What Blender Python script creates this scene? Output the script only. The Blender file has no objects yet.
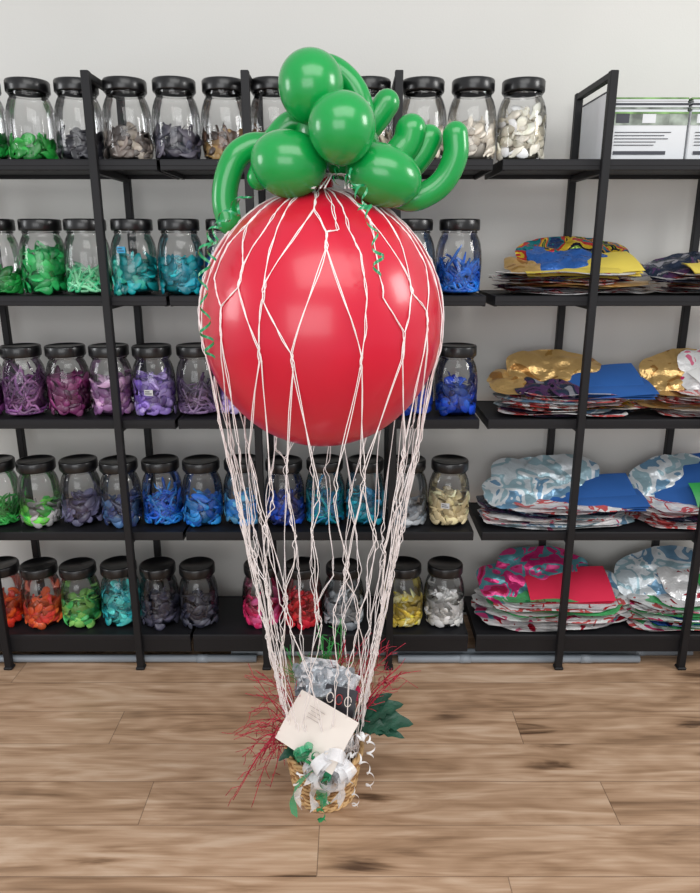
import bpy, math, random
from mathutils import Vector, Matrix, Euler, noise
random.seed(7)
S = bpy.context.scene
S.view_settings.view_transform = 'Standard'
rnd = random.random
def U(a, b): return random.uniform(a, b)

def lin(c):
    return tuple(((v/255)/12.92 if v/255 <= .04045 else ((v/255+.055)/1.055)**2.4) for v in c)

# ---------------------------------------------------------------- materials
MATS = {}
def new_mat(name):
    m = bpy.data.materials.new(name); m.use_nodes = True
    return m, m.node_tree.nodes, m.node_tree.links
def pbr(name, rgb, rough=.5, metal=0, coat=0, var=.06, scale=8, bump=0, bscale=60, sss=0, trans=0, spec=.5):
    if name in MATS: return MATS[name]
    m, N, L = new_mat(name)
    b = N['Principled BSDF']
    c = lin(rgb)
    tc = N.new('ShaderNodeTexCoord'); no = N.new('ShaderNodeTexNoise'); no.inputs['Scale'].default_value = scale
    L.new(tc.outputs['Object'], no.inputs['Vector'])
    r = N.new('ShaderNodeValToRGB')
    r.color_ramp.elements[0].position = .3; r.color_ramp.elements[1].position = .7
    r.color_ramp.elements[0].color = (*[max(0, v*(1-var)) for v in c], 1)
    r.color_ramp.elements[1].color = (*[min(1, v*(1+var)) for v in c], 1)
    L.new(no.outputs['Fac'], r.inputs['Fac']); L.new(r.outputs['Color'], b.inputs['Base Color'])
    b.inputs['Roughness'].default_value = rough; b.inputs['Metallic'].default_value = metal
    b.inputs['Coat Weight'].default_value = coat; b.inputs['Coat Roughness'].default_value = .14
    b.inputs['Specular IOR Level'].default_value = spec
    if sss:
        b.inputs['Subsurface Weight'].default_value = sss; b.inputs['Subsurface Radius'].default_value = (.05, .02, .02)
        b.inputs['Subsurface Scale'].default_value = .5
    if bump:
        n2 = N.new('ShaderNodeTexNoise'); n2.inputs['Scale'].default_value = bscale
        L.new(tc.outputs['Object'], n2.inputs['Vector'])
        bp = N.new('ShaderNodeBump'); bp.inputs['Strength'].default_value = bump; bp.inputs['Distance'].default_value = .01
        L.new(n2.outputs['Fac'], bp.inputs['Height']); L.new(bp.outputs['Normal'], b.inputs['Normal'])
    MATS[name] = m
    return m
def foil(name, cols, scale=18, metal=.75, rough=.25, bump=.5):
    m, N, L = new_mat(name); b = N['Principled BSDF']
    tc = N.new('ShaderNodeTexCoord')
    no = N.new('ShaderNodeTexNoise'); no.inputs['Scale'].default_value = scale*.5; no.inputs['Distortion'].default_value = 1.5
    L.new(tc.outputs['Object'], no.inputs['Vector'])
    r = N.new('ShaderNodeValToRGB'); r.color_ramp.interpolation = 'CONSTANT'
    e = r.color_ramp.elements
    while len(e) < len(cols): e.new(.5)
    for i, c in enumerate(cols):
        e[i].position = 0 if i == 0 else .36 + .28*(i-1)/max(1, len(cols)-2) if len(cols) > 2 else .5*i
        e[i].color = (*lin(c), 1)
    L.new(no.outputs['Fac'], r.inputs['Fac']); L.new(r.outputs['Color'], b.inputs['Base Color'])
    n2 = N.new('ShaderNodeTexNoise'); n2.inputs['Scale'].default_value = 30; n2.inputs['Detail'].default_value = 3
    L.new(tc.outputs['Object'], n2.inputs['Vector'])
    bp = N.new('ShaderNodeBump'); bp.inputs['Strength'].default_value = bump; bp.inputs['Distance'].default_value = .02
    L.new(n2.outputs['Fac'], bp.inputs['Height']); L.new(bp.outputs['Normal'], b.inputs['Normal'])
    b.inputs['Metallic'].default_value = metal; b.inputs['Roughness'].default_value = rough
    return m
def clear(name, tint=(.985, .985, .985), edge=(.5, .53, .55), refl=.9):
    m, N, L = new_mat(name)
    N.remove(N['Principled BSDF']); out = N['Material Output']
    lw = N.new('ShaderNodeLayerWeight'); lw.inputs['Blend'].default_value = .35
    mx = N.new('ShaderNodeMix'); mx.data_type = 'RGBA'
    mx.inputs['A'].default_value = (*tint, 1); mx.inputs['B'].default_value = (*edge, 1)
    pw = N.new('ShaderNodeMath'); pw.operation = 'POWER'; pw.inputs[1].default_value = 2.6
    L.new(lw.outputs['Facing'], pw.inputs[0]); L.new(pw.outputs[0], mx.inputs['Factor'])
    t = N.new('ShaderNodeBsdfTransparent'); L.new(mx.outputs['Result'], t.inputs['Color'])
    g = N.new('ShaderNodeBsdfGlossy'); g.inputs['Roughness'].default_value = .06; g.inputs['Color'].default_value = (refl, refl, refl, 1)
    fr = N.new('ShaderNodeFresnel'); fr.inputs['IOR'].default_value = 1.5
    ml = N.new('ShaderNodeMath'); ml.operation = 'MULTIPLY'; ml.inputs[1].default_value = .9
    L.new(fr.outputs[0], ml.inputs[0])
    ms = N.new('ShaderNodeMixShader'); L.new(ml.outputs[0], ms.inputs[0]); L.new(t.outputs[0], ms.inputs[1]); L.new(g.outputs[0], ms.inputs[2])
    L.new(ms.outputs[0], out.inputs['Surface'])
    return m
def sheer(name, rgb, op=.6):
    m, N, L = new_mat(name); b = N['Principled BSDF']; out = N['Material Output']
    tc = N.new('ShaderNodeTexCoord'); no = N.new('ShaderNodeTexNoise'); no.inputs['Scale'].default_value = 120
    L.new(tc.outputs['Object'], no.inputs['Vector'])
    mr = N.new('ShaderNodeMapRange'); mr.inputs['To Min'].default_value = op-.15; mr.inputs['To Max'].default_value = op+.15
    L.new(no.outputs['Fac'], mr.inputs['Value'])
    b.inputs['Base Color'].default_value = (*lin(rgb), 1); b.inputs['Roughness'].default_value = .25
    t = N.new('ShaderNodeBsdfTransparent'); ms = N.new('ShaderNodeMixShader')
    L.new(mr.outputs[0], ms.inputs[0]); L.new(t.outputs[0], ms.inputs[1]); L.new(b.outputs[0], ms.inputs[2])
    L.new(ms.outputs[0], out.inputs['Surface'])
    return m

# ---------------------------------------------------------------- mesh builder
class MB:
    def __init__(s): s.v = []; s.f = []; s.m = []; s.mats = []; s.sm = []
    def mi(s, mat):
        if mat not in s.mats: s.mats.append(mat)
        return s.mats.index(mat)
    def add(s, vs, fs, mat, smooth=True):
        o = len(s.v); k = s.mi(mat)
        s.v.extend([tuple(v) for v in vs])
        for f in fs: s.f.append(tuple(i+o for i in f)); s.m.append(k); s.sm.append(smooth)
    def box(s, c, d, mat, rot=None, bev=0):
        x, y, z = [a/2 for a in d]
        if bev:
            b = min(bev, x*.9, y*.9, z*.9); vs = []; 
            R = rot or Matrix.Identity(3)
            idx = {}
            for sx in (-1, 1):
                for sy in (-1, 1):
                    for sz in (-1, 1):
                        for ax in range(3):
                            p = [sx*(x-b), sy*(y-b), sz*(z-b)]
                            p[ax] = (sx*x, sy*y, sz*z)[ax]
                            idx[(sx, sy, sz, ax)] = len(vs); vs.append(R @ Vector(p) + Vector(c))
            fs = []
            for ax in range(3):
                a, bb = [i for i in range(3) if i != ax]
                for sg in (-1, 1):
                    q = []
                    for (u, w) in ((-1, -1), (1, -1), (1, 1), (-1, 1)):
                        k = [0, 0, 0]; k[ax] = sg; k[a] = u; k[bb] = w
                        q.append(idx[(*k, ax)])
                    fs.append(q)
            for ax in range(3):
                a, bb = [i for i in range(3) if i != ax]
                for u in (-1, 1):
                    for w in (-1, 1):
                        q = []
                        for sg, face in ((-1, a), (1, a), (1, bb), (-1, bb)):
                            k = [0, 0, 0]; k[ax] = sg; k[a] = u; k[bb] = w
                            q.append(idx[(*k, face)])
                        fs.append(q)
            for sx in (-1, 1):
                for sy in (-1, 1):
                    for sz in (-1, 1): fs.append([idx[(sx, sy, sz, a)] for a in range(3)])
            s.add(vs, fs, mat, False); return
        vs = [Vector((i*x, j*y, k*z)) for i in (-1, 1) for j in (-1, 1) for k in (-1, 1)]
        if rot: vs = [rot @ v for v in vs]
        vs = [v+Vector(c) for v in vs]
        s.add(vs, [(0, 1, 3, 2), (4, 6, 7, 5), (0, 4, 5, 1), (2, 3, 7, 6), (0, 2, 6, 4), (1, 5, 7, 3)], mat, False)
    def lathe(s, prof, c, mat, n=32, ribs=None, smooth=True):
        vs = []; fs = []
        for j, (r, z) in enumerate(prof):
            for i in range(n):
                a = 2*math.pi*i/n
                rr = r*(1+(.015 if ribs and i % 2 and j in ribs else 0))
                vs.append((c[0]+rr*math.cos(a), c[1]+rr*math.sin(a), c[2]+z))
        for j in range(len(prof)-1):
            for i in range(n):
                k = (i+1) % n
                fs.append((j*n+i, j*n+k, (j+1)*n+k, (j+1)*n+i))
        s.add(vs, fs, mat, smooth)
    def tube(s, pts, rad, mat, n=6, flat=1, closed=False, up=None):
        pts = [Vector(p) for p in pts]; K = len(pts)
        rs = rad if isinstance(rad, (list, tuple)) else [rad]*K
        vs = []; fs = []; prev = None
        for i, p in enumerate(pts):
            if closed: t = pts[(i+1) % K]-pts[i-1]
            else: t = pts[min(i+1, K-1)]-pts[max(i-1, 0)]
            if t.length < 1e-9: t = Vector((0, 0, 1))
            t.normalize()
            if prev is None:
                a = up or (Vector((0, 0, 1)) if abs(t.z) < .9 else Vector((1, 0, 0)))
                prev = a
            nx = prev - t*prev.dot(t)
            if nx.length < 1e-6: nx = t.orthogonal()
            nx.normalize(); prev = nx
            ny = t.cross(nx)
            for j in range(n):
                a = 2*math.pi*j/n
                vs.append(p+(nx*math.cos(a)*flat+ny*math.sin(a))*rs[i])
        for i in range(K if closed else K-1):
            i2 = (i+1) % K
            for j in range(n):
                k = (j+1) % n
                fs.append((i*n+j, i*n+k, i2*n+k, i2*n+j))
        if not closed:
            fs.append(tuple(range(n))[::-1]); fs.append(tuple((K-1)*n+j for j in range(n)))
        s.add(vs, fs, mat)
    def ribbon(s, pts, wvecs, mat):
        vs = []; fs = []
        for p, w in zip(pts, wvecs):
            vs += [Vector(p)-Vector(w)/2, Vector(p)+Vector(w)/2]
        for i in range(len(pts)-1): fs.append((2*i, 2*i+1, 2*i+3, 2*i+2))
        s.add(vs, fs, mat)
    def ellipsoid(s, c, r, mat, rot=None, nu=32, nv=20, tear=0):
        R = rot or Matrix.Identity(3); vs = []; fs = []
        for j in range(nv+1):
            t = math.pi*j/nv; st = max(math.sin(t), 1e-4); ct = math.cos(t)
            k = 1+tear*ct
            for i in range(nu):
                a = 2*math.pi*i/nu
                vs.append(R @ Vector((r[0]*st*math.cos(a)*k, r[1]*st*math.sin(a)*k, r[2]*ct)) + Vector(c))
        for j in range(nv):
            for i in range(nu):
                k = (i+1) % nu
                fs.append((j*nu+i, (j+1)*nu+i, (j+1)*nu+k, j*nu+k))
        s.add(vs, fs, mat)
    def build(s, name, parent=None):
        me = bpy.data.meshes.new(name); me.from_pydata(s.v, [], s.f)
        for m in s.mats: me.materials.append(m)
        me.polygons.foreach_set('material_index', s.m); me.polygons.foreach_set('use_smooth', s.sm)
        me.update()
        o = bpy.data.objects.new(name, me); S.collection.objects.link(o)
        if parent: o.parent = parent
        return o
def catmull(P, k=8):
    P = [Vector(p) for p in P]; out = []
    Q = [P[0]*2-P[1]]+P+[P[-1]*2-P[-2]]
    for i in range(1, len(Q)-2):
        for j in range(k):
            t = j/k; a, b, c, d = Q[i-1:i+3]
            out.append(.5*((2*b)+(c-a)*t+(2*a-5*b+4*c-d)*t*t+(3*b-a-3*c+d)*t**3))
    out.append(P[-1]); return out

# ---------------------------------------------------------------- room
WALL_Y = 2.66
def wall():
    m, N, L = new_mat('painted_wall'); b = N['Principled BSDF']
    tc = N.new('ShaderNodeTexCoord'); no = N.new('ShaderNodeTexNoise'); no.inputs['Scale'].default_value = 2
    r = N.new('ShaderNodeValToRGB'); r.color_ramp.elements[0].color = (*lin((204, 203, 198)), 1); r.color_ramp.elements[1].color = (*lin((214, 212, 208)), 1)
    L.new(tc.outputs['Object'], no.inputs['Vector']); L.new(no.outputs['Fac'], r.inputs['Fac']); L.new(r.outputs['Color'], b.inputs['Base Color'])
    n2 = N.new('ShaderNodeTexNoise'); n2.inputs['Scale'].default_value = 180; L.new(tc.outputs['Object'], n2.inputs['Vector'])
    bp = N.new('ShaderNodeBump'); bp.inputs['Strength'].default_value = .12; bp.inputs['Distance'].default_value = .003
    L.new(n2.outputs['Fac'], bp.inputs['Height']); L.new(bp.outputs['Normal'], b.inputs['Normal'])
    b.inputs['Roughness'].default_value = .75
    return m
WM = wall()
w = MB(); w.box((0, WALL_Y+.06, 1.4), (8, .12, 2.8), WM); w.build('wall_back')
bb = MB(); bb.box((0, WALL_Y-.006, .035), (8, .012, .07), pbr('trim_paint', (190, 190, 188), .5), bev=.003); bb.build('baseboard_back')

def floor_mat():
    m, N, L = new_mat('wood_laminate'); b = N['Principled BSDF']
    def M(op, a, c=None, d=None):
        n = N.new('ShaderNodeMath'); n.operation = op
        for i, v in enumerate((a, c, d)):
            if v is None: continue
            if isinstance(v, (int, float)): n.inputs[i].default_value = v
            else: L.new(v, n.inputs[i])
        return n.outputs[0]
    tc = N.new('ShaderNodeTexCoord'); sp = N.new('ShaderNodeSeparateXYZ'); L.new(tc.outputs['Object'], sp.inputs[0])
    x, y = sp.outputs[0], sp.outputs[1]
    PW = .16; PL = 1.3
    ry = M('DIVIDE', M('ADD', y, 5.03), PW); row = M('FLOOR', ry); fy = M('FRACT', ry)
    wn = N.new('ShaderNodeTexWhiteNoise'); wn.noise_dimensions = '1D'; L.new(row, wn.inputs['W'])
    rx = M('ADD', M('DIVIDE', x, PL), M('MULTIPLY', wn.outputs['Value'], 7.3)); px = M('FLOOR', rx); fx = M('FRACT', rx)
    w2 = N.new('ShaderNodeTexWhiteNoise'); w2.noise_dimensions = '2D'
    cb = N.new('ShaderNodeCombineXYZ'); L.new(row, cb.inputs[0]); L.new(px, cb.inputs[1]); L.new(cb.outputs[0], w2.inputs['Vector'])
    tone = w2.outputs['Value']
    off = M('MULTIPLY', tone, 37.0)
    gv = N.new('ShaderNodeCombineXYZ'); L.new(M('ADD', M('MULTIPLY', x, 1.5), off), gv.inputs[0]); L.new(M('ADD', M('MULTIPLY', y, 11), off), gv.inputs[1]); L.new(off, gv.inputs[2])
    g1 = N.new('ShaderNodeTexNoise'); g1.inputs['Scale'].default_value = 1.6; g1.inputs['Detail'].default_value = 6; g1.inputs['Distortion'].default_value = 1.3
    L.new(gv.outputs[0], g1.inputs['Vector'])
    gv2 = N.new('ShaderNodeCombineXYZ'); L.new(M('ADD', M('MULTIPLY', x, 3), off), gv2.inputs[0]); L.new(M('MULTIPLY', y, 90), gv2.inputs[1])
    g2 = N.new('ShaderNodeTexNoise'); g2.inputs['Scale'].default_value = 1.5; g2.inputs['Detail'].default_value = 4
    L.new(gv2.outputs[0], g2.inputs['Vector'])
    # knots
    kv = N.new('ShaderNodeCombineXYZ'); L.new(M('ADD', M('MULTIPLY', x, 2.1), off), kv.inputs[0]); L.new(M('MULTIPLY', y, 6.0), kv.inputs[1])
    vo = N.new('ShaderNodeTexVoronoi'); vo.inputs['Scale'].default_value = 1.0; vo.voronoi_dimensions = '2D'; L.new(kv.outputs[0], vo.inputs['Vector'])
    kd = M('ADD', vo.outputs['Distance'], M('MULTIPLY', M('SUBTRACT', g1.outputs['Fac'], .5), .5))
    mr = N.new('ShaderNodeMapRange'); mr.interpolation_type = 'SMOOTHSTEP'; L.new(kd, mr.inputs['Value'])
    mr.inputs['From Min'].default_value = .0; mr.inputs['From Max'].default_value = .2; mr.inputs['To Min'].default_value = 1; mr.inputs['To Max'].default_value = 0
    vs = N.new('ShaderNodeSeparateColor'); L.new(vo.outputs['Color'], vs.inputs[0])
    knot = M('MULTIPLY', mr.outputs[0], M('GREATER_THAN', vs.outputs[0], .58))
    ring = M('MULTIPLY', M('SINE', M('MULTIPLY', vo.outputs['Distance'], 30.0)), .03)
    val = M('ADD', M('MULTIPLY', g1.outputs['Fac'], 1.05), M('ADD', M('MULTIPLY', g2.outputs['Fac'], .36), M('MULTIPLY', tone, .12)))
    val = M('ADD', M('SUBTRACT', M('SUBTRACT', val, .11), M('MULTIPLY', knot, .42)), ring)
    r = N.new('ShaderNodeValToRGB'); e = r.color_ramp.elements
    while len(e) < 5: e.new(.5)
    for i, (p, c) in enumerate([(.18, (84, 62, 46)), (.4, (134, 106, 82)), (.56, (164, 132, 104)), (.72, (186, 154, 126)), (.9, (206, 178, 152))]):
        e[i].position = p; e[i].color = (*lin(c), 1)
    L.new(val, r.inputs['Fac'])
    seam = M('MAXIMUM', M('LESS_THAN', fy, .014), M('LESS_THAN', fx, .002))
    mx = N.new('ShaderNodeMix'); mx.data_type = 'RGBA'; L.new(M('MULTIPLY', seam, .6), mx.inputs['Factor']); L.new(r.outputs['Color'], mx.inputs['A'])
    mx.inputs['B'].default_value = (*lin((72, 54, 42)), 1); L.new(mx.outputs['Result'], b.inputs['Base Color'])
    b.inputs['Roughness'].default_value = .34
    bp = N.new('ShaderNodeBump'); bp.inputs['Strength'].default_value = .12; bp.inputs['Distance'].default_value = .004
    L.new(g2.outputs['Fac'], bp.inputs['Height']); L.new(bp.outputs['Normal'], b.inputs['Normal'])
    return m
f = MB(); f.box((0, .66, -.05), (8, 4, .1), floor_mat()); f.build('floor')

# ---------------------------------------------------------------- shelving
BLK = pbr('black_powder_coat', (20, 20, 23), .55, var=.15, bump=.05, bscale=300, spec=.35)
BLKS = pbr('black_shelf_board', (23, 23, 27), .55, var=.12, scale=20, spec=.35)
ZS = [1.75, 1.345, .94, .535, .13]
def unit(x0, x1, posts):
    b = MB()
    for i, z in enumerate(ZS):
        b.box(((x0+x1)/2, 2.42, z-.009), (x1-x0, .30, .018), BLKS, bev=.002)
        h = .07 if i == 4 else .032
        b.box(((x0+x1)/2, 2.277, z-h/2+.002), (x1-x0, .012, h), BLK, bev=.002)
        b.box(((x0+x1)/2, 2.564, z-h/2+.002), (x1-x0, .012, h), BLK, bev=.002)
        for xe in (x0+.004, x1-.004): b.box((xe, 2.42, z-.017+.002), (.008, .285, .034), BLK)
    for px in posts:
        for yy in (2.26, 2.58): b.box((px, yy, .9975), (.024, .024, 1.985), BLK, bev=.002)
        for yy in (2.26, 2.58): b.box((px, yy, .0055), (.032, .032, .011), BLK, bev=.003)
        b.box((px, 2.42, 1.979), (.020, .30, .020), BLK, bev=.002)
        for z in ZS: b.box((px, 2.42, z-.03), (.02, .30, .02), BLK)
    return b.build('metal_shelving_unit')
unit(-1.60, -.585, (-1.257, -.771))
unit(-.575, .433, (-.306, .143))
unit(.462, 1.55, (.768, 1.22))

# conduit pipes on the floor below
PIPE = pbr('grey_conduit', (140, 148, 156), .4)
for i, (x0, x1, y, r) in enumerate([(.18, 1.08, 2.297, .015), (-.45, 1.3, 2.345, .013), (-1.6, -.35, 2.30, .014)]):
    p = MB(); p.tube([(x0, y, r*1.12), (x0+.002, y, r*1.12), (x1, y, r*1.12)], r, PIPE, 14)
    for xc in (x0+.25, x1-.2): p.tube([(xc-.02, y, r*1.12), (xc+.02, y, r*1.12)], r*1.12, PIPE, 14)
    p.build('conduit_pipe')

# ---------------------------------------------------------------- jars
GL = clear('clear_pet_plastic')
LID = pbr('black_plastic_lid', (14, 14, 16), .32, coat=.2)
LAB = pbr('paper_label', (205, 207, 208), .6)
INK = pbr('label_ink', (60, 62, 70), .7)
BLUELAB = pbr('blue_label', (60, 160, 205), .5)
def latex(c, k=1.0):
    c = tuple(int(min(255, v*k)) for v in c)
    return pbr('latex_%d_%d_%d' % c, c, .36, var=.15, scale=25, coat=.15)
def jar(x, z, cols, fill, kind, label, RB):
    y = 2.372+U(-.006, .012); b = MB(); z += .0006
    k_ = RB/.0785
    prof = [(0.0005, .006), (.045, .006), (.056, .001), (.066, .006), (.0725, .02), (.0768, .045), (.0785, .08), (.0785, .108), (.0768, .135), (.0725, .158), (.066, .176), (.0595, .187), (.057, .191), (.057, .212)]
    prof = [(r*k_ if 0 < i < 12 else r, h) for i, (r, h) in enumerate(prof)]
    b.lathe(prof, (x, y, z), GL, 40)
    b.tube([(x+.0585*math.cos(a*.3491), y+.0585*math.sin(a*.3491), z+.194) for a in range(18)], .0016, GL, 6, closed=True)
    lp = [(.0585, .200), (.0635, .199), (.0648, .203), (.0648, .230), (.063, .2345), (.057, .235), (.0555, .2325), (.0005, .2325)]
    b.lathe(lp, (x, y, z), LID, 64, ribs=(2, 3))
    H = .172*fill; RI = RB-.005
    core = [(.0005, .008), (.05, .008), (RI-.010, .016), (RI-.006, max(.018, H*.5)), (RI-.016, H*.68), (.03, H*.82), (.0005, H*.86)]
    n = 30
    m0 = latex(cols[0], .85)
    cb = MB(); cb.lathe(core, (0, 0, 0), m0, n); vs = []
    for v in cb.v:
        v = Vector(v); k = noise.noise(v*60+Vector((x*9, z*7, 0)))
        s = 1-.14*abs(k); vs.append((x+v.x*s, y+v.y*s, z+max(.008, v.z*(1+.25*k))))
    b.add(vs, cb.f, m0)
    cnt = int(32+56*fill)
    for q in range(cnt):
        m = latex(random.choice(cols), random.choice((.8, .92, 1.0, 1.0, 1.15)))
        a = U(0, 2*math.pi); top = q % 3 == 0
        if top: R = U(0, RI-.016); zz = H*U(.72, 1.02)
        else:
            R = RI-U(.001, .006); zz = U(.014, max(.02, H*.92)); a = U(math.pi, 2*math.pi) if rnd() < .85 else a
        p = Vector((R*math.cos(a), R*math.sin(a), zz))
        tang = Vector((-math.sin(a), math.cos(a), U(-1.6, 1.6))); tang.normalize()
        if top: tang = Vector((U(-1, 1), U(-1, 1), U(-.5, .6))).normalized()
        bend = Vector((U(-1, 1), U(-1, 1), U(-1, 1)))*.8
        ln = U(.045, .078) if kind == 'flat' else U(.08, .15)
        pts = []
        for i in range(9):
            t = (i/8-.5); w = p+tang*t*ln+bend*(t*t)*ln
            if kind == 'long': w += Vector((0, 0, .008*math.sin(i*1.3+q)))
            rr = math.hypot(w.x, w.y)
            lim = RI-.001 if w.z < .135 else RI-.012
            if rr > lim or (not top and w.y < 0 and rr > .02): w.x *= lim/rr; w.y *= lim/rr
            w.z = min(max(w.z, .012), .17)
            pts.append(w+Vector((x, y, z)))
        if kind == 'flat': rs = [.0035, .0038, .0045, .008, .0125, .0155, .0155, .0115, .004]
        else: rs = [.0048]*8+[.002]
        s = U(.8, 1.2); rs = [r*s for r in rs]
        up = Vector((math.cos(a), math.sin(a), .1))
        if top: up = Vector((U(-.4, .4), U(-1.1, -.2), 1))
        elif rnd() < .25: up = (up+Vector((U(-1, 1), U(-1, 1), U(-1, 1)))*.5).normalized()
        b.tube(pts, rs, m, 8, flat=.28 if kind == 'flat' else .8, up=up)
    if label:
        ang = -math.pi/2+U(-.3, .3); aw = .2; hz = .075; hh = .02
        mat = BLUELAB if label == 2 else LAB
        if label == 2: hz = .13
        rl = RB*.965+.003 if label == 2 else RB+.0008
        vs = []; fs = []
        for i in range(9):
            a = ang-aw+2*aw*i/8
            for zz in (hz, hz+hh): vs.append((x+rl*math.cos(a), y+rl*math.sin(a), z+zz))
        for i in range(8): fs.append((2*i, 2*i+2, 2*i+3, 2*i+1))
        b.add(vs, fs, mat)
        rl += .0006
        for li in range(2):
            vs = []; fs = []
            for i in range(7):
                a = ang-aw*.75+1.5*aw*i/6*(1 if li == 0 else .7)
                for zz in (hz+.005+li*.007, hz+.008+li*.007): vs.append((x+rl*math.cos(a), y+rl*math.sin(a), z+zz))
            for i in range(6): fs.append((2*i, 2*i+2, 2*i+3, 2*i+1))
            b.add(vs, fs, INK)
    return b.build('balloon_storage_jar')
G = (38, 150, 70); LG = (70, 190, 90); DK = (44, 44, 52); TQ = (20, 150, 155); BL = (25, 80, 175); NV = (28, 38, 90)
rows = [
 (0, [(-1.145, [(30, 140, 60)], .45), (-.995, [(50, 170, 70), (28, 130, 50)], .35), (-.845, [DK, (60, 60, 66)], .5), (-.692, [(132, 120, 114), (165, 154, 142), (104, 96, 92)], .55), (-.54, [(66, 66, 80), (92, 88, 100)], .5), (-.39, [(108, 80, 64), (158, 126, 76), (78, 62, 54)], .5), (-.24, [(126, 88, 50), (90, 68, 52)], .5), (-.09, [(200, 190, 170)], .5), (.06, [(190, 180, 160)], .5), (.225, [(210, 200, 184), (190, 178, 160)], .5), (.379, [(232, 224, 210), (218, 208, 192)], .65), (.535, [(236, 228, 206), (244, 238, 222)], .85)]),
 (1, [(-1.155, [(30, 140, 60), G], .45), (-1.006, [(28, 160, 84), (44, 180, 96)], .85), (-.856, [(70, 205, 140), (140, 228, 175)], .36), (-.705, [(24, 160, 165), (20, 136, 136), (60, 190, 170)], .7), (-.553, [(22, 165, 175), (20, 148, 168)], .66), (-.402, [(30, 100, 185)], .6), (-.25, [BL], .6), (-.1, [BL], .6), (.05, [(30, 110, 190)], .6), (.203, [(30, 110, 205), (70, 155, 215)], .5), (.356, [(25, 90, 190), (35, 115, 210)], .5)]),
 (2, [(-1.265, [(110, 50, 110)], .6), (-1.115, [(120, 70, 128), (150, 104, 152), (98, 54, 104)], .75), (-.967, [(122, 46, 100), (144, 78, 122), (98, 38, 82)], .8), (-.82, [(162, 116, 166), (198, 162, 194), (132, 86, 136)], .72), (-.672, [(124, 94, 188), (150, 124, 206), (176, 156, 218)], .75), (-.525, [(92, 72, 106), (140, 114, 154)], .45), (-.378, [(140, 112, 184), (180, 162, 210)], .5), (-.23, [BL], .6), (-.08, [NV], .6), (.07, [NV], .6), (.215, [(25, 60, 160)], .5), (.364, [(26, 66, 180), (42, 94, 202), (30, 44, 110)], .68)]),
 (3, [(-1.262, [(50, 160, 70)], .4), (-1.115, [(106, 205, 80), (60, 170, 70), (170, 170, 170)], .42), (-.967, [(84, 80, 112), (110, 110, 140)], .55), (-.822, [(58, 74, 126), (70, 104, 146)], .55), (-.676, [(32, 100, 205), (42, 138, 222)], .58), (-.53, [(46, 144, 220), (32, 108, 206)], .56), (-.384, [(54, 140, 215), (98, 176, 225)], .56), (-.235, [(32, 80, 195), (30, 44, 110)], .6), (-.09, [(28, 154, 165), (28, 126, 172)], .6), (.055, [(28, 154, 178), (40, 126, 168)], .62), (.205, [(130, 140, 150), (170, 175, 180)], .4), (.355, [(234, 218, 176), (220, 204, 160)], .65)]),
 (4, [(-1.302, [(225, 54, 38), (245, 96, 38)], .6), (-1.156, [(236, 98, 50), (226, 66, 58)], .5), (-1.01, [(66, 170, 90), (140, 208, 106)], .62), (-.863, [(84, 204, 200), (40, 158, 168)], .82), (-.715, [(50, 52, 70), (72, 72, 90)], .6), (-.568, [(46, 48, 66), (84, 86, 100)], .58), (-.33, [(232, 50, 112), (240, 98, 154)], .5), (-.178, [(218, 44, 54), (195, 34, 54)], .65), (-.024, [(150, 160, 168), (186, 192, 196)], .6), (.2, [(230, 200, 74), (218, 192, 84), (232, 222, 160)], .52), (.354, [(236, 236, 232), (218, 219, 218)], .6)]),
]
for ri, js in rows:
    xs = [j[0] for j in js]
    for k, (x, cols, fl) in enumerate(js):
        gap = min([abs(x-o) for o in xs if o != x])
        kind = 'long' if (k*7+ri*3) % 4 == 1 and ri in (1, 2, 3) else 'flat'
        lab = 2 if (ri == 1 and k == 3) else (1 if (ri, k) in ((3, 11), (2, 4)) else 0)
        jar(x, ZS[ri]+.002, cols, fl, kind, lab, min(.0785, gap/2-.0008))

# ---------------------------------------------------------------- right-hand foil balloon stacks
F_rain = foil('foil_rainbow', [(30, 60, 110), (20, 130, 140), (200, 60, 60), (225, 190, 60), (30, 30, 50), (120, 150, 60)], metal=.5, scale=20)
F_gold = foil('foil_gold', [(196, 150, 80), (222, 184, 120), (180, 130, 70)], metal=.6, rough=.32)
F_silv = foil('foil_silver', [(196, 208, 214), (150, 180, 190), (215, 222, 226), (110, 150, 180), (205, 212, 218)], metal=.3, rough=.3, scale=14, bump=.35)
F_mag = foil('foil_magenta', [(200, 36, 110), (206, 50, 120), (90, 150, 160), (215, 70, 135), (180, 36, 80)], metal=.4, rough=.3, scale=16, bump=.35)
F_wht = foil('foil_white_print', [(225, 225, 228), (225, 215, 215), (205, 90, 90), (235, 235, 235), (225, 225, 225)], metal=.1)
F_pink = foil('foil_pink', [(225, 120, 150), (235, 235, 235), (205, 60, 110)], metal=.15)
F_dark = foil('foil_dark', [(30, 32, 44), (90, 60, 100), (50, 60, 80), (160, 160, 170)], metal=.4)
F_red = foil('foil_red', [(190, 30, 40), (225, 225, 225), (150, 20, 40)], metal=.3)
F_grn = foil('foil_green', [(40, 140, 80), (90, 190, 120), (230, 230, 230)], metal=.3)
F_blu = foil('foil_blue', [(30, 70, 160), (60, 110, 190), (20, 40, 110)], metal=.4)
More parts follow.
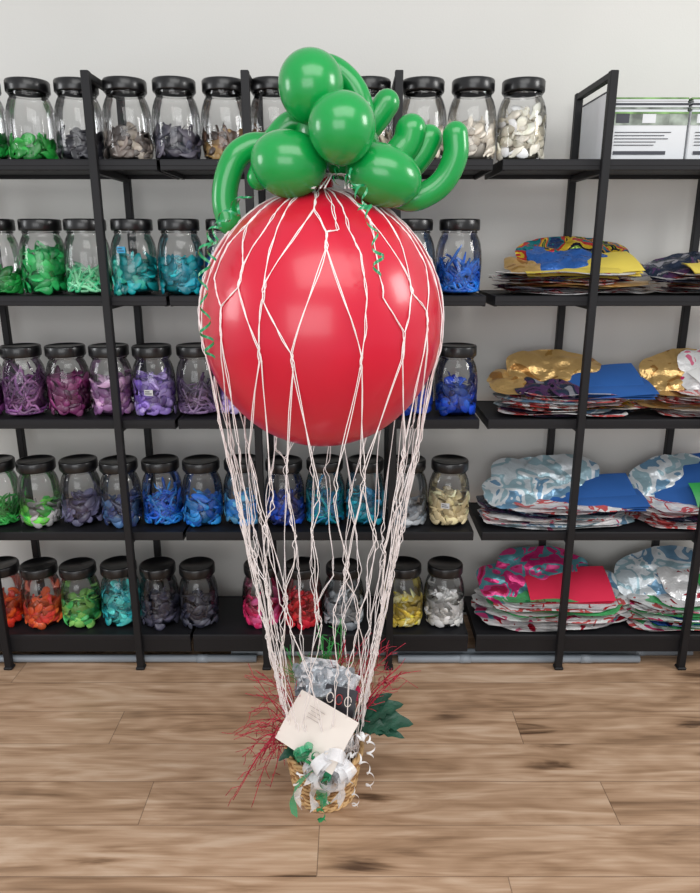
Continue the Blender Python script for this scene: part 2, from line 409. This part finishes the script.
def disc(b, c, rx, ry, mat, amp=.004, tilt=(0, 0), dome=0, n=40, rings=6, ph=None, rag=.06, zmin=None, crk=0):
    ph = U(0, 9) if ph is None else ph
    R = Euler((tilt[0], tilt[1], 0)).to_matrix(); vs = [Vector((0, 0, dome))]; fs = []
    for j in range(1, rings+1):
        t = j/rings
        for i in range(n):
            a = 2*math.pi*i/n
            e = 1+rag*math.sin(a*3+ph)+rag*.6*math.sin(a*7+ph*2)
            ca, sa = math.cos(a), math.sin(a)
            sq = (abs(ca)**2.6+abs(sa)**2.6)**(-1/2.6)
            p = Vector((rx*t*e*ca*sq, ry*t*e*sa*sq, dome*(1-t*t)+amp*t*math.sin(a*5+ph)+amp*.7*math.sin(t*9+a*2+ph)))
            if crk: p.z += crk*noise.noise(Vector((p.x*28, p.y*28, ph)))
            vs.append(p)
    for i in range(n): fs.append((0, 1+i, 1+(i+1) % n))
    for j in range(rings-1):
        for i in range(n):
            k = (i+1) % n; o = 1+j*n; fs.append((o+i, o+n+i, o+n+k, o+k))
    out = []
    for v in vs:
        w_ = R @ v+Vector(c)
        if zmin is not None: w_.z = max(w_.z, zmin)
        w_.y = min(max(w_.y, 2.287), 2.555); w_.x = max(w_.x, .474)
        out.append(w_)
    b.add(out, fs, mat)
def foil_stack(cx, z, w_, layers, mats, tops, sheets, name='folded_foil_balloon_stack', lh=.0052):
    b = MB(); cy = 2.42; zz = z+.003
    for i in range(layers):
        k = 1-.14*i/layers
        ox = U(-.05, .05)*(1 if i > 1 else .3)
        disc(b, (cx+ox, cy+U(-.03, .004), zz+.0035), w_/2*k*U(.8, 1.05), .128*k*U(.95, 1.05), mats[i % len(mats)] if rnd() < .6 else random.choice(mats), amp=.0036, zmin=z+.001, rag=.09)
        zz += lh
    for (dx, dy, dz, rx, ry, tx, ty, mt) in tops:
        disc(b, (cx+dx, cy+dy, zz+dz), rx, ry, mt, amp=.005, tilt=(tx, ty), dome=.018, rag=.04, zmin=z+.002, crk=.010, n=56, rings=12)
    for (dx, dy, dz, sx, sy, tx, ty, rz, mt) in sheets:
        R = Euler((tx, ty, rz)).to_matrix(); c = Vector((cx+dx, cy+dy, zz+dz)); n = 10
        for lay in range(3):
            vs = []; fs = []
            for i in range(n+1):
                for j in (-.5, -.17, .17, .5):
                    u = i/n-.5
                    vs.append(R @ Vector((u*sx*(1-.03*lay), j*sy, .006*math.sin(u*4+lay)+.004*math.cos(j*5)-lay*.0045))+c)
            for i in range(n):
                for j in range(3): fs.append((i*4+j, i*4+4+j, i*4+5+j, i*4+1+j))
            b.add(vs, fs, mt)
    return b.build(name)
P_yel = pbr('yellow_card', (226, 204, 90), .6, spec=.3); P_blu = pbr('blue_card', (44, 92, 160), .6, spec=.3); P_red = pbr('red_card', (208, 40, 72), .6, spec=.3)
P_gre = pbr('green_card', (40, 150, 70), .5); P_wht = pbr('white_card', (225, 225, 223), .55)
foil_stack(.745, ZS[1]+.002, .52, 13, [F_rain, F_wht, F_pink, F_dark, F_gold, F_red, F_wht], [(.02, .06, .04, .19, .11, .75, 0, F_rain), (.0, .02, .03, .15, .11, .5, .0, F_blu), (-.12, .01, .008, .11, .09, .3, .1, F_gold), (.16, .03, .012, .09, .09, .3, -.1, F_dark)], [(.075, -.02, .025, .26, .16, .38, -.06, .05, P_yel), (-.02, -.06, .004, .3, .1, .15, .0, -.05, P_yel)])
foil_stack(1.24, ZS[1]+.002, .44, 12, [F_gold, F_wht, F_dark, F_red, F_wht], [(-.06, .05, .02, .17, .1, .4, -.15, F_dark), (.08, .03, .02, .13, .1, .4, 0, F_gold)], [(-.05, -.02, .02, .14, .1, .3, .1, .1, P_yel)])
foil_stack(.745, ZS[2]+.002, .52, 14, [F_dark, F_wht, F_pink, F_silv, F_wht, F_rain], [(-.01, .06, .042, .18, .11, .75, 0, F_gold), (-.16, .02, .014, .1, .1, .3, .1, F_gold), (-.05, -.02, .008, .13, .09, .2, .0, F_dark)], [(.12, .0, .028, .30, .19, .42, -.05, .0, P_blu), (.13, -.045, .01, .33, .14, .25, -.04, .06, P_blu)])
foil_stack(1.26, ZS[2]+.002, .46, 14, [F_wht, F_pink, F_gold, F_wht, F_red], [(-.07, .05, .04, .15, .11, .8, -.2, F_gold), (.06, .03, .045, .16, .12, .75, 0, F_pink)], [(.04, -.02, .06, .2, .14, .5, -.3, .2, P_wht)])
foil_stack(.745, ZS[3]+.002, .52, 14, [F_pink, F_wht, F_silv, F_wht, F_dark, F_wht], [(-.04, .04, .04, .19, .12, .6, .05, F_silv), (.05, .06, .055, .14, .1, .85, 0, F_silv), (-.15, .0, .012, .11, .11, .3, .15, F_silv)], [(.13, .0, .025, .32, .17, .42, -.04, .0, P_blu), (.14, -.05, .006, .35, .12, .22, -.04, .04, P_blu)])
foil_stack(1.27, ZS[3]+.002, .46, 13, [F_wht, F_dark, F_pink, F_wht], [(-.07, .05, .04, .15, .12, .8, -.2, F_silv), (.05, .05, .05, .15, .12, .8, -.2, F_blu)], [(-.02, 0, .05, .26, .2, .6, -.2, -.3, P_blu), (.06, -.05, .04, .2, .1, .7, 0, .1, P_gre)])
foil_stack(.755, ZS[4]+.002, .54, 20, [F_pink, F_red, F_wht, F_grn, F_red, F_mag, F_pink, F_wht], [(-.01, .05, .042, .19, .11, .75, 0, F_mag), (-.15, .01, .012, .12, .1, .4, .15, F_mag), (.17, .02, .008, .1, .1, .3, -.15, F_silv)], [(.07, -.02, .03, .31, .17, .4, -.03, .0, P_red)])
foil_stack(1.27, ZS[4]+.002, .46, 19, [F_red, F_wht, F_grn, F_pink, F_blu], [(-.07, .04, .04, .17, .12, .75, -.2, F_silv), (.05, .0, .04, .14, .1, .5, 0, F_red)], [(.1, -.03, .05, .12, .1, .4, 0, .1, P_gre)])

# boxed catalogues, top right
def catalog():
    b = MB(); W = pbr('catalogue_print', (212, 215, 218), .5); Gn = pbr('catalogue_green', (112, 150, 90), .5, var=.5, scale=30); D = pbr('catalogue_ink', (60, 62, 70), .6)
    GRY = pbr('catalogue_photo', (140, 150, 140), .5, var=.6, scale=25)
    z = ZS[0]+.0015
    for k in range(3):
        cx = .905+k*.245
        b.box((cx, 2.42, z+.07), (.238, .22, .14), W, bev=.003)
        for q in range(7): b.box((cx+U(-.004, .004), 2.42+U(-.003, .003), z+.1425+q*.0055), (.232, .215, .0045), (W, GRY, W, D, W, W, Gn)[q])
        b.box((cx, 2.3095, z+.118), (.236, .0015, .036), GRY); b.box((cx, 2.309, z+.134), (.236, .002, .006), Gn)
        b.box((cx-.02, 2.3085, z+.022), (.16, .0015, .010), D)
        for q in range(5):
            l = U(.1, .2); b.box((cx-.1+l/2, 2.3085, z+.044+q*.009), (l, .0015, .002), D)
        for q in range(3): b.box((cx-.08+q*.08, 2.3085, z+.119), (.04, .001, .026), (D, W, GRY)[(q+k) % 3])
    Hh = pbr('holder_white', (222, 224, 228), .4)
    b.box((.775, 2.42, z+.095), (.006, .24, .19), Hh); b.box((1.145, 2.537, z+.095), (.744, .006, .19), Hh)
    b.box((1.145, 2.533, z+.188), (.744, .008, .006), D); b.box((.775, 2.42, z+.192), (.008, .24, .005), D)
    return b.build('printed_catalogue_box')
catalog()

# ---------------------------------------------------------------- balloons
BX, BY, BZ, BR = -.065, 1.65, 1.329, .279
RED = pbr('red_latex', (204, 14, 50), .32, coat=.3, var=.03, sss=.3)
b = MB(); b.ellipsoid((BX, BY, BZ), (BR, BR, BR*1.045), RED, nu=96, nv=64, tear=.015)
b.tube(catmull([(BX, BY, BZ+BR*1.035), (BX+.004, BY, BZ+BR*1.09), (BX, BY, BZ+BR*1.14)]), [.03-.0008*i for i in range(17)], RED, 16)
b.build('giant_red_balloon')
GRN = pbr('green_latex', (8, 148, 66), .27, coat=.4, var=.05, sss=.2)
b = MB()
def ball(c, r, tilt=0, ty=0):
    R = Euler((ty, tilt, 0)).to_matrix(); b.ellipsoid(c, r, GRN, R, 40, 28, tear=.05)
ball((-.080, 1.58, 1.812), (.067, .067, .072))
ball((-.016, 1.50, 1.722), (.067, .067, .069))
ball((-.127, 1.555, 1.662), (.079, .07, .067), .15)
ball((.069, 1.56, 1.640), (.082, .07, .062), .35)
ball((.0, 1.64, 1.70), (.065, .065, .065)); ball((-.06, 1.66, 1.735), (.06, .06, .06))
def saus(pts, r):
    p = catmull(pts, 8); n = len(p)
    def cap(a, d):
        return [(a+d*r*math.sin(t), r*math.cos(t)) for t in (.35, .7, 1.0, 1.25, 1.45, 1.55)]
    d0 = (p[0]-p[1]).normalized(); d1 = (p[-1]-p[-2]).normalized()
    c0 = cap(p[0], d0)[::-1]; c1 = cap(p[-1], d1)
    P = [q[0] for q in c0]+p+[q[0] for q in c1]; R = [q[1] for q in c0]+[r]*n+[q[1] for q in c1]
    b.tube(P, R, GRN, 22)
saus([(-.14, 1.65, 1.70), (-.19, 1.64, 1.708), (-.220, 1.63, 1.703), (-.248, 1.62, 1.68), (-.268, 1.62, 1.635), (-.274, 1.62, 1.59), (-.266, 1.62, 1.55)], .028)
saus([(.06, 1.62, 1.625), (.125, 1.60, 1.598), (.172, 1.60, 1.611), (.205, 1.6, 1.64), (.224, 1.6, 1.685), (.222, 1.6, 1.725)], .027)
saus([(.06, 1.65, 1.65), (.12, 1.64, 1.66), (.152, 1.64, 1.69), (.17, 1.64, 1.722)], .030)
saus([(.05, 1.64, 1.65), (.095, 1.62, 1.68), (.122, 1.62, 1.71), (.130, 1.62, 1.737)], .033)
saus([(.0, 1.69, 1.71), (.04, 1.68, 1.75), (.062, 1.68, 1.775), (.08, 1.68, 1.80)], .029)
saus([(-.09, 1.65, 1.84), (-.06, 1.65, 1.866), (-.018, 1.65, 1.852), (.018, 1.65, 1.81), (.03, 1.65, 1.75), (.02, 1.65, 1.70)], .025)
saus([(-.07, 1.67, 1.73), (-.12, 1.66, 1.758), (-.16, 1.66, 1.73), (-.19, 1.655, 1.68)], .026)
saus([(-.12, 1.6, 1.66), (-.175, 1.6, 1.668), (-.195, 1.6, 1.64)], .026)
b.build('green_balloon_cluster')

# ---------------------------------------------------------------- net
STR = pbr('white_net_string', (246, 238, 236), .5, var=.05)
b = MB(); NS = 34
BKX, BKY = -.072, 1.66
TH = [5, 34, 64, 97]
ZL = [1.05, .84, .62, .42, .26, .16]
jit = {}
def kpos(i, j, par, full):
    k = i if par else i-1
    key = (k % NS, j)
    if key not in jit: jit[key] = (U(-.5, .5), U(-1, 1), rnd())
    c = k+.5+jit[key][0]; me = float(i)
    return me*(1-full)+c*full, jit[key][1], jit[key][2]
def sp(th, az, lift=1.009):
    a = 2*math.pi*(az+.3)/NS; t = math.radians(th); R = BR*lift
    return Vector((BX+R*math.sin(t)*math.cos(a), BY+R*math.sin(t)*math.sin(a), BZ+R*1.045*math.cos(t)))
Z0 = BZ-BR*1.045*math.cos(math.radians(80))
def lo(z, az):
    a = 2*math.pi*(az+.3)/NS; f_ = max(0, min(1, (Z0-z)/(Z0-.16)))
    a = a-.42*f_*math.sin(2*a)
    R = BR*.99*(1-f_)+.092*f_
    return Vector((BX*(1-f_)+BKX*f_+R*math.cos(a), BY*(1-f_)+BKY*f_+R*math.sin(a), z))
def outside(p, k=1.012):
    d = Vector((p.x-BX, p.y-BY, (p.z-BZ)/1.045)); l = d.length
    if l < BR*k: d *= BR*k/l; return Vector((BX+d.x, BY+d.y, BZ+d.z*1.045))
    return p
for i in range(NS):
    nodes = [('s', TH[0], float(i))]
    for j, th in enumerate(TH):
        if j == 0: continue
        par = (i+j) % 2
        _, jz, rr = kpos(i, j, par, 1)
        az, _, _ = kpos(i, j, par, .95 if rr < .75 else .3)
        t2 = th+jz*12; L_ = 3+6*rr
        nodes.append(('s', t2-L_, az)); nodes.append(('s', t2+L_, az))
    pts = []
    for a_, c_ in zip(nodes[:-1], nodes[1:]):
        for q in range(8):
            t = q/8; pts.append(sp(a_[1]*(1-t)+c_[1]*t, a_[2]*(1-t)+c_[2]*t))
    pts.append(sp(nodes[-1][1], nodes[-1][2]))
    ln = []
    for j, z in enumerate(ZL):
        par = (i+j+len(TH)) % 2
        _, jz, rr = kpos(i, j+20, par, 1)
        full = .95 if rr < .5 else U(.05, .35)
        az, _, _ = kpos(i, j+20, par, full)
        z2 = z+jz*.08 if j < len(ZL)-1 else z
        ln.append(lo(z2+.025, az)); ln.append(lo(z2-.025, az))
    prev = pts[-1]
    for p in ln:
        for q in range(1, 7): pts.append(prev.lerp(p, q/6))
        prev = p
    for ply in (0, 1):
        out = []
        for q, p in enumerate(pts):
            free = min(1, max(0, (1.12-p.z)/.2))
            am = .0019+.0022*free
            w_ = Vector((noise.noise(Vector((q*.31, i*3.1, ply*9))), noise.noise(Vector((q*.31, i*3.1+50, ply*9))), .6*noise.noise(Vector((q*.31, i*3.1+90, ply*9)))))*am*2.6
            s_ = (.0008+.0028*free*abs(math.sin(q*.17+i)))*(1 if ply else -1)
            w_ += Vector((math.cos(q*.55+i), math.sin(q*.55+i), .3))*s_
            out.append(outside(p+w_, 1.006))
        b.tube(out, [.00105*(1+.35*noise.noise(Vector((q*.8, i, ply)))) for q in range(len(out))], STR, 5)
# gathered knot on top
for k in range(11):
    a = U(0, 6.28); b.tube(catmull([(BX+.03*math.cos(a), BY+.03*math.sin(a), BZ+BR*1.055), (BX+.01*math.cos(a), BY-.02, BZ+BR*1.13), (BX+.03+.03*math.cos(a+1), BY-.07+.02*math.sin(a+1), BZ+BR*1.13), (BX+.05*math.cos(a+1)+.02, BY-.12, BZ+BR*1.02)], 5), .0016, STR, 6)
b.build('string_net')

# green curling ribbons hanging from cluster
RIB = pbr('green_curling_ribbon', (14, 140, 84), .2, coat=.6)
def curl(b, path, rad, turns, width, mat, taper=1.0):
    P = catmull(path, 14); n = len(P); pts = []; ws = []
    M = n*7
    for k in range(M):
        t = k/(M-1); fi = t*(n-1); i0 = min(int(fi), n-2); fr = fi-i0
        c = P[i0].lerp(P[i0+1], fr); tg = (P[i0+1]-P[i0]).normalized()
        nx = Vector((1, 0, 0))-tg*tg.x; nx = nx.normalized() if nx.length > .1 else tg.orthogonal().normalized(); ny = tg.cross(nx)
        a = t*turns*2*math.pi; r = rad*(1-(1-taper)*t)*min(1, t*12+.1)*(.85+.2*math.sin(t*17))
        pts.append(c+(nx*math.cos(a)+ny*math.sin(a))*r); ws.append(tg*width)
    b.ribbon(pts, ws, mat)
b = MB()
curl(b, [(-.03, 1.52, 1.63), (.0, 1.44, 1.62), (.03, 1.39, 1.57), (.05, 1.355, 1.50), (.052, 1.345, 1.445)], .013, 6, .0065, RIB, .8)
curl(b, [(-.03, 1.52, 1.64), (.0, 1.43, 1.635), (.03, 1.41, 1.59), (.02, 1.40, 1.56)], .013, 3.5, .006, RIB, .8)
curl(b, [(-.20, 1.54, 1.60), (-.262, 1.50, 1.55), (-.290, 1.47, 1.50), (-.298, 1.46, 1.42), (-.298, 1.46, 1.33), (-.290, 1.46, 1.27)], .014, 8, .0065, RIB, .9)
curl(b, [(-.22, 1.56, 1.60), (-.27, 1.5, 1.53), (-.28, 1.47, 1.47)], .013, 3, .006, RIB, .9)
b.build('green_curling_ribbon')

# ---------------------------------------------------------------- gift basket
root = bpy.data.objects.new('wicker_gift_basket', None); S.collection.objects.link(root)
WK = pbr('wicker', (212, 174, 122), .55, var=.2, scale=40); WK2 = pbr('wicker_dark', (160, 118, 74), .6, var=.2, scale=40)
b = MB(); Hb = .145
def br(z): return .082+.022*(z/Hb)
NSK = 24
for i in range(NSK):
    a = 2*math.pi*i/NSK
    b.tube([(BKX+br(z)*math.cos(a), BKY+br(z)*math.sin(a), z) for z in (.004, .05, .1, Hb)], .003, WK2, 6)
z = .006; k = 0
while z < Hb-.008:
    pts = []
    for q in range(NSK*4):
        a = 2*math.pi*q/(NSK*4); s = math.cos(NSK/2*a+(math.pi if k % 2 else 0)); R = br(z)+.0035*s
        pts.append((BKX+R*math.cos(a), BKY+R*math.sin(a), z))
    b.tube(pts, .0036, WK if k % 3 else WK2, 6, closed=True); z += .0068; k += 1
for zz, rr in ((Hb, .007), (.006, .006)):
    for ph in (0, math.pi):
        b.tube([(BKX+(br(zz)+.004*math.cos(12*2*math.pi*q/96+ph))*math.cos(2*math.pi*q/96), BKY+(br(zz)+.004*math.cos(12*2*math.pi*q/96+ph))*math.sin(2*math.pi*q/96), zz+.004*math.sin(12*2*math.pi*q/96+ph)) for q in range(96)], rr*.7, WK, 6, closed=True)
b.lathe([(.0005, .004), (.082, .004)], (BKX, BKY, 0), WK2, 24)
b.build('basket', root)
TIS = pbr('tissue_white', (222, 222, 224), .5, bump=.3, bscale=40)
b = MB()
def crumple(c, r, seed, mat, n=28):
    vs = []; fs = []; R = 14
    for j in range(R+1):
        t = math.pi*j/R
        for i in range(n):
            a = 2*math.pi*i/n; d = Vector((math.sin(t)*math.cos(a), math.sin(t)*math.sin(a), math.cos(t)))
            k = 1+.5*noise.noise(d*3.5+Vector((seed, 0, 0)))+.25*noise.noise(d*9+Vector((seed, 5, 0)))
            vs.append(Vector(c)+Vector((d.x*r[0], d.y*r[1], d.z*r[2]))*k)
    for j in range(R):
        for i in range(n):
            kk = (i+1) % n; fs.append((j*n+i, (j+1)*n+i, (j+1)*n+kk, j*n+kk))
    b.add(vs, fs, mat, False)
crumple((BKX, BKY, .16), (.075, .075, .05), 1, TIS); crumple((BKX+.01, BKY+.03, .24), (.06, .05, .07), 4, TIS)
crumple((BKX-.045, BKY-.05, .2), (.045, .04, .04), 8, pbr('tissue_green', (70, 165, 110), .5))
b.build('tissue_filler', root)
def bent(b, c, sx, sy, rot, mat, curve=.01, n=8, th=.0016, crk=0):
    R = Euler(rot).to_matrix(); top = []
    if crk: n = 18
    for i in range(n+1):
        for j in range(n+1):
            u, v = i/n-.5, j/n-.5
            top.append(Vector((u*sx, v*sy, curve*math.sin(u*3.1+.6)+curve*.5*math.cos(v*4)+crk*noise.noise(Vector((u*7, v*7, sx*90))))))
    fs = [(i*(n+1)+j, (i+1)*(n+1)+j, (i+1)*(n+1)+j+1, i*(n+1)+j+1) for i in range(n) for j in range(n)]
    b.add([R @ p+Vector(c) for p in top], fs, mat, not crk); b.add([R @ (p-Vector((0, 0, th)))+Vector(c) for p in top], fs, mat)
CRD = pbr('cream_card', (230, 220, 210), .5, var=.04); PINK = pbr('card_print', (186, 174, 166), .6)
b = MB()
c0 = Vector((-.089, 1.56, .278)); r0 = (.75, .12, -.62)
bent(b, c0, .195, .14, r0, CRD, .006)
R0 = Euler(r0).to_matrix()
for q in range(4):
    ll = U(.03, .05); b.box(c0+R0 @ Vector((-.02, .045-.009*q, .0092)), (ll, .0018, .0008), PINK, R0)
b.build('greeting_card', root)
b = MB()
BAG = pbr('silver_wrap', (170, 176, 182), .3, metal=.35, bump=.4, bscale=30)
bent(b, (-.055, 1.665, .318), .135, .13, (1.15, .08, .15), BAG, .012, crk=.03)
bent(b, (-.11, 1.69, .325), .09, .12, (1.2, -.2, -.1), BAG, .012, crk=.03)
bent(b, (-.085, 1.70, .355), .10, .08, (1.1, .3, .3), TIS, .014, crk=.04)
bent(b, (-.02, 1.68, .33), .07, .09, (1.2, .4, -.2), TIS, .012, crk=.03)
DP = pbr('dark_print', (36, 34, 42), .4); RP = pbr('red_print', (170, 50, 50), .4)
bent(b, (-.03, 1.63, .312), .09, .08, (1.0, .1, -.25), DP, .004)
Rr = Euler((1.0, .1, -.25)).to_matrix()
for q in range(3):
    cc = Vector((-.03, 1.63, .312))+Rr @ Vector((-.025+.025*q, .008, .009)); pts = [cc+Rr @ Vector((.009*math.cos(t*.5), .013*math.sin(t*.5), 0)) for t in range(13)]
    b.tube(pts, .0014, RP if q == 1 else CRD, 5)
b.build('wrapped_gift', root)

# bow
SH = sheer('organza_white', (244, 244, 246), .72); SH2 = sheer('organza_green', (60, 170, 120), .8)
b = MB(); bc = Vector((-.05, 1.53, .205))
def loop(c, ang, elev, ln, wd, mat):
    d = Vector((math.cos(ang)*math.cos(elev), -math.sin(elev), math.sin(ang)*math.cos(elev)))
    side = d.cross(Vector((U(-.3, .3), 1, U(-.3, .3)))).normalized(); wv = d.cross(side).normalized()
    pts = []; ws = []
    for q in range(17):
        t = q/16*2*math.pi; r = ln*.5*(1-math.cos(t)); s = math.sin(t)*ln*.28*(1-.3*math.cos(t))
        pts.append(c+d*r+side*s); ws.append((wv+side*.25*math.sin(3*t))*wd*(.35+.65*math.sin(t/2)))
    b.ribbon(pts, ws, mat)
for k in range(26):
    loop(bc, 2*math.pi*k/26+U(-.2, .2), U(.1, 1.1), U(.045, .085), .032, SH)
for k in range(5): loop(bc+Vector((-.055, -.01, .04)), U(1.5, 4.2), U(.2, .8), U(.03, .05), .018, SH2)
for k in range(9):
    x1 = bc.x+U(-.1, .04)
    pts = catmull([bc, bc+Vector(((x1-bc.x)*.6, -.03, -.03+U(-.02, .03))), Vector((x1, bc.y-.012, bc.z-.09)), Vector((x1+U(-.02, .02), bc.y-.005, U(.03, .09)))], 8)
    b.ribbon(pts, [Vector((.02*math.cos(q*.25+k), .014*math.sin(q*.3), .004)) for q in range(len(pts))], SH if k % 4 else SH2)
WR = pbr('white_curling_ribbon', (236, 236, 236), .25, coat=.3)
curl(b, [bc, bc+Vector((.06, .0, .02)), bc+Vector((.10, .0, -.03)), bc+Vector((.10, .01, -.10))], .011, 5, .006, WR)
curl(b, [bc, bc+Vector((.03, -.03, .0)), bc+Vector((.06, -.02, -.08)), bc+Vector((.065, -.01, -.14))], .010, 5, .006, WR)
curl(b, [bc, bc+Vector((-.06, -.02, .0)), bc+Vector((-.09, -.02, -.05)), bc+Vector((-.08, -.01, -.12))], .011, 5, .006, WR)
curl(b, [bc+Vector((0, 0, .03)), bc+Vector((.07, .02, .06)), bc+Vector((.10, .02, .05)), bc+Vector((.105, .01, .0))], .012, 5, .006, WR)
curl(b, [bc, bc+Vector((-.02, -.04, -.04)), bc+Vector((-.03, -.03, -.12)), bc+Vector((-.02, -.03, -.17))], .012, 5, .008, RIB)
curl(b, [bc, bc+Vector((-.04, -.03, .04)), bc+Vector((-.06, -.03, .02))], .012, 3, .008, RIB)
b.build('ribbon_bow', root)

# red twig sprays
RT = pbr('red_glitter_twig', (178, 30, 60), .35, metal=.2, var=.5, scale=200)
GT = pbr('green_twig', (50, 150, 70), .5)
b = MB()
def spray(base, tip, n, spread, mat, droop=.04, r=.0013, sub=8):
    base = Vector(base); tip = Vector(tip)
    for k in range(n):
        e = tip+Vector((U(-1, 1), U(-.7, .7), U(-1, 1)))*spread
        e.z = max(e.z, .012)
        m_ = base.lerp(e, .5)+Vector((0, 0, droop))+Vector((U(-1, 1), U(-1, 1), U(-1, 1)))*.02
        P = catmull([base, m_, e], 9)
        b.tube(P, [r*(1.2-.5*q/len(P)) for q in range(len(P))], mat, 5)
        for s in range(sub):
            i0 = random.randint(5, len(P)-2); p = P[i0]; d = (P[i0+1]-P[i0]).normalized()
            e2 = p+(d*.7+Vector((U(-1, 1), U(-1, 1), U(-1, .8)))*.9)*U(.02, .05); e2.z = max(e2.z, .006)
            mm = p.lerp(e2, .5)+Vector((U(-1, 1), U(-1, 1), U(-1, 1)))*.008
            b.tube([p, mm, e2], r*.65, mat, 4)
spray((-.13, 1.66, .17), (-.235, 1.64, .33), 9, .06, RT)
spray((-.13, 1.62, .17), (-.26, 1.60, .22), 8, .07, RT, .05)
spray((-.13, 1.62, .17), (-.255, 1.58, .08), 8, .06, RT, .09)
spray((-.03, 1.70, .17), (.085, 1.76, .37), 9, .065, RT)
spray((-.02, 1.66, .17), (.13, 1.72, .33), 7, .05, RT)
spray((-.05, 1.70, .17), (.01, 1.74, .40), 5, .04, RT)
b.build('red_twig_spray', root)
b = MB(); spray((-.07, 1.72, .2), (-.07, 1.76, .43), 9, .05, GT, 0, .0014); spray((-.09, 1.70, .2), (-.15, 1.74, .38), 6, .03, GT, 0)
b.build('green_fern_spray', root)
LF = pbr('dark_green_leaf', (30, 76, 58), .45, var=.25, scale=30, bump=.3)
b = MB()
def leaf(base, tip, wd, mat, bendz=.02):
    base = Vector(base); tip = Vector(tip); d = tip-base; sd = d.cross(Vector((0, -.5, 1))).normalized(); n = 14; vs = []; fs = []
    up = sd.cross(d).normalized()
    for i in range(n+1):
        t = i/n; w_ = wd*math.sin(math.pi*min(1, t*.96+.04))**.8; c = base.lerp(tip, t)+Vector((0, 0, bendz*math.sin(math.pi*t)))
        rag = 1+.22*math.sin(i*2.6)
        vs += [c-sd*w_*.5*rag+up*w_*.12, c, c+sd*w_*.5*rag+up*w_*.12]
    for i in range(n): fs += [(3*i, 3*i+1, 3*i+4, 3*i+3), (3*i+1, 3*i+2, 3*i+5, 3*i+4)]
    b.add(vs, fs, mat)
for e in [((.175, 1.64, .235), .065), ((.15, 1.68, .27), .055), ((.11, 1.62, .22), .05), ((.15, 1.62, .205), .04), ((.12, 1.70, .29), .04)]:
    leaf((.0, 1.66, .20), e[0], e[1], LF)
leaf((-.12, 1.60, .17), (-.19, 1.55, .19), .03, LF)
b.build('artificial_leaf', root)
b = MB(); PK = pbr('pink_petal', (205, 40, 90), .5)
for k in range(7):
    a = 2*math.pi*k/7; leaf((.0, 1.71, .30), (.0+.035*math.cos(a), 1.69, .30+.035*math.sin(a)), .022, PK, .004)
b.build('silk_flower', root)

# ---------------------------------------------------------------- lights
def area(name, loc, target, size, power, col=(1, 1, 1), sy=None):
    l = bpy.data.lights.new(name, 'AREA'); l.energy = power; l.color = col; l.size = size
    if sy: l.shape = 'RECTANGLE'; l.size_y = sy
    o = bpy.data.objects.new(name, l); S.collection.objects.link(o); o.location = loc
    o.rotation_euler = (Vector(target)-Vector(loc)).to_track_quat('-Z', 'Y').to_euler(); return o
area('window_light_right', (3.0, 1.2, 2.5), (0, 1.8, 1.1), .9, 38, (1, .99, .97), 1.0)
area('window_light_left', (-3.4, 1.3, 1.9), (0, 2, 1.1), .9, 24, (.97, .99, 1), 1.1)
area('overhead_fill_light', (0.2, .2, 2.75), (0, 1.6, .8), 2.0, 24, (1, 1, .98), 1.0)  # added overhead fill to even the lighting, not a known ceiling fixture
area('window_light_rear', (-.8, -3.2, 1.7), (0, 2.3, .8), 3.4, 74, (.98, .99, 1), 2.0)
W_ = bpy.data.worlds.new('room_ambient'); S.world = W_; W_.use_nodes = True
W_.node_tree.nodes['Background'].inputs[0].default_value = (.96, .97, 1, 1); W_.node_tree.nodes['Background'].inputs[1].default_value = .6

# ---------------------------------------------------------------- camera
cd = bpy.data.cameras.new('camera'); cam = bpy.data.objects.new('camera', cd); S.collection.objects.link(cam); S.camera = cam
cd.sensor_fit = 'VERTICAL'; cd.sensor_height = 24; cd.lens = 24*700/893
cam.location = (0, 0, 1.5); cam.rotation_euler = (math.radians(90-16), 0, 0)
cd.clip_start = .05
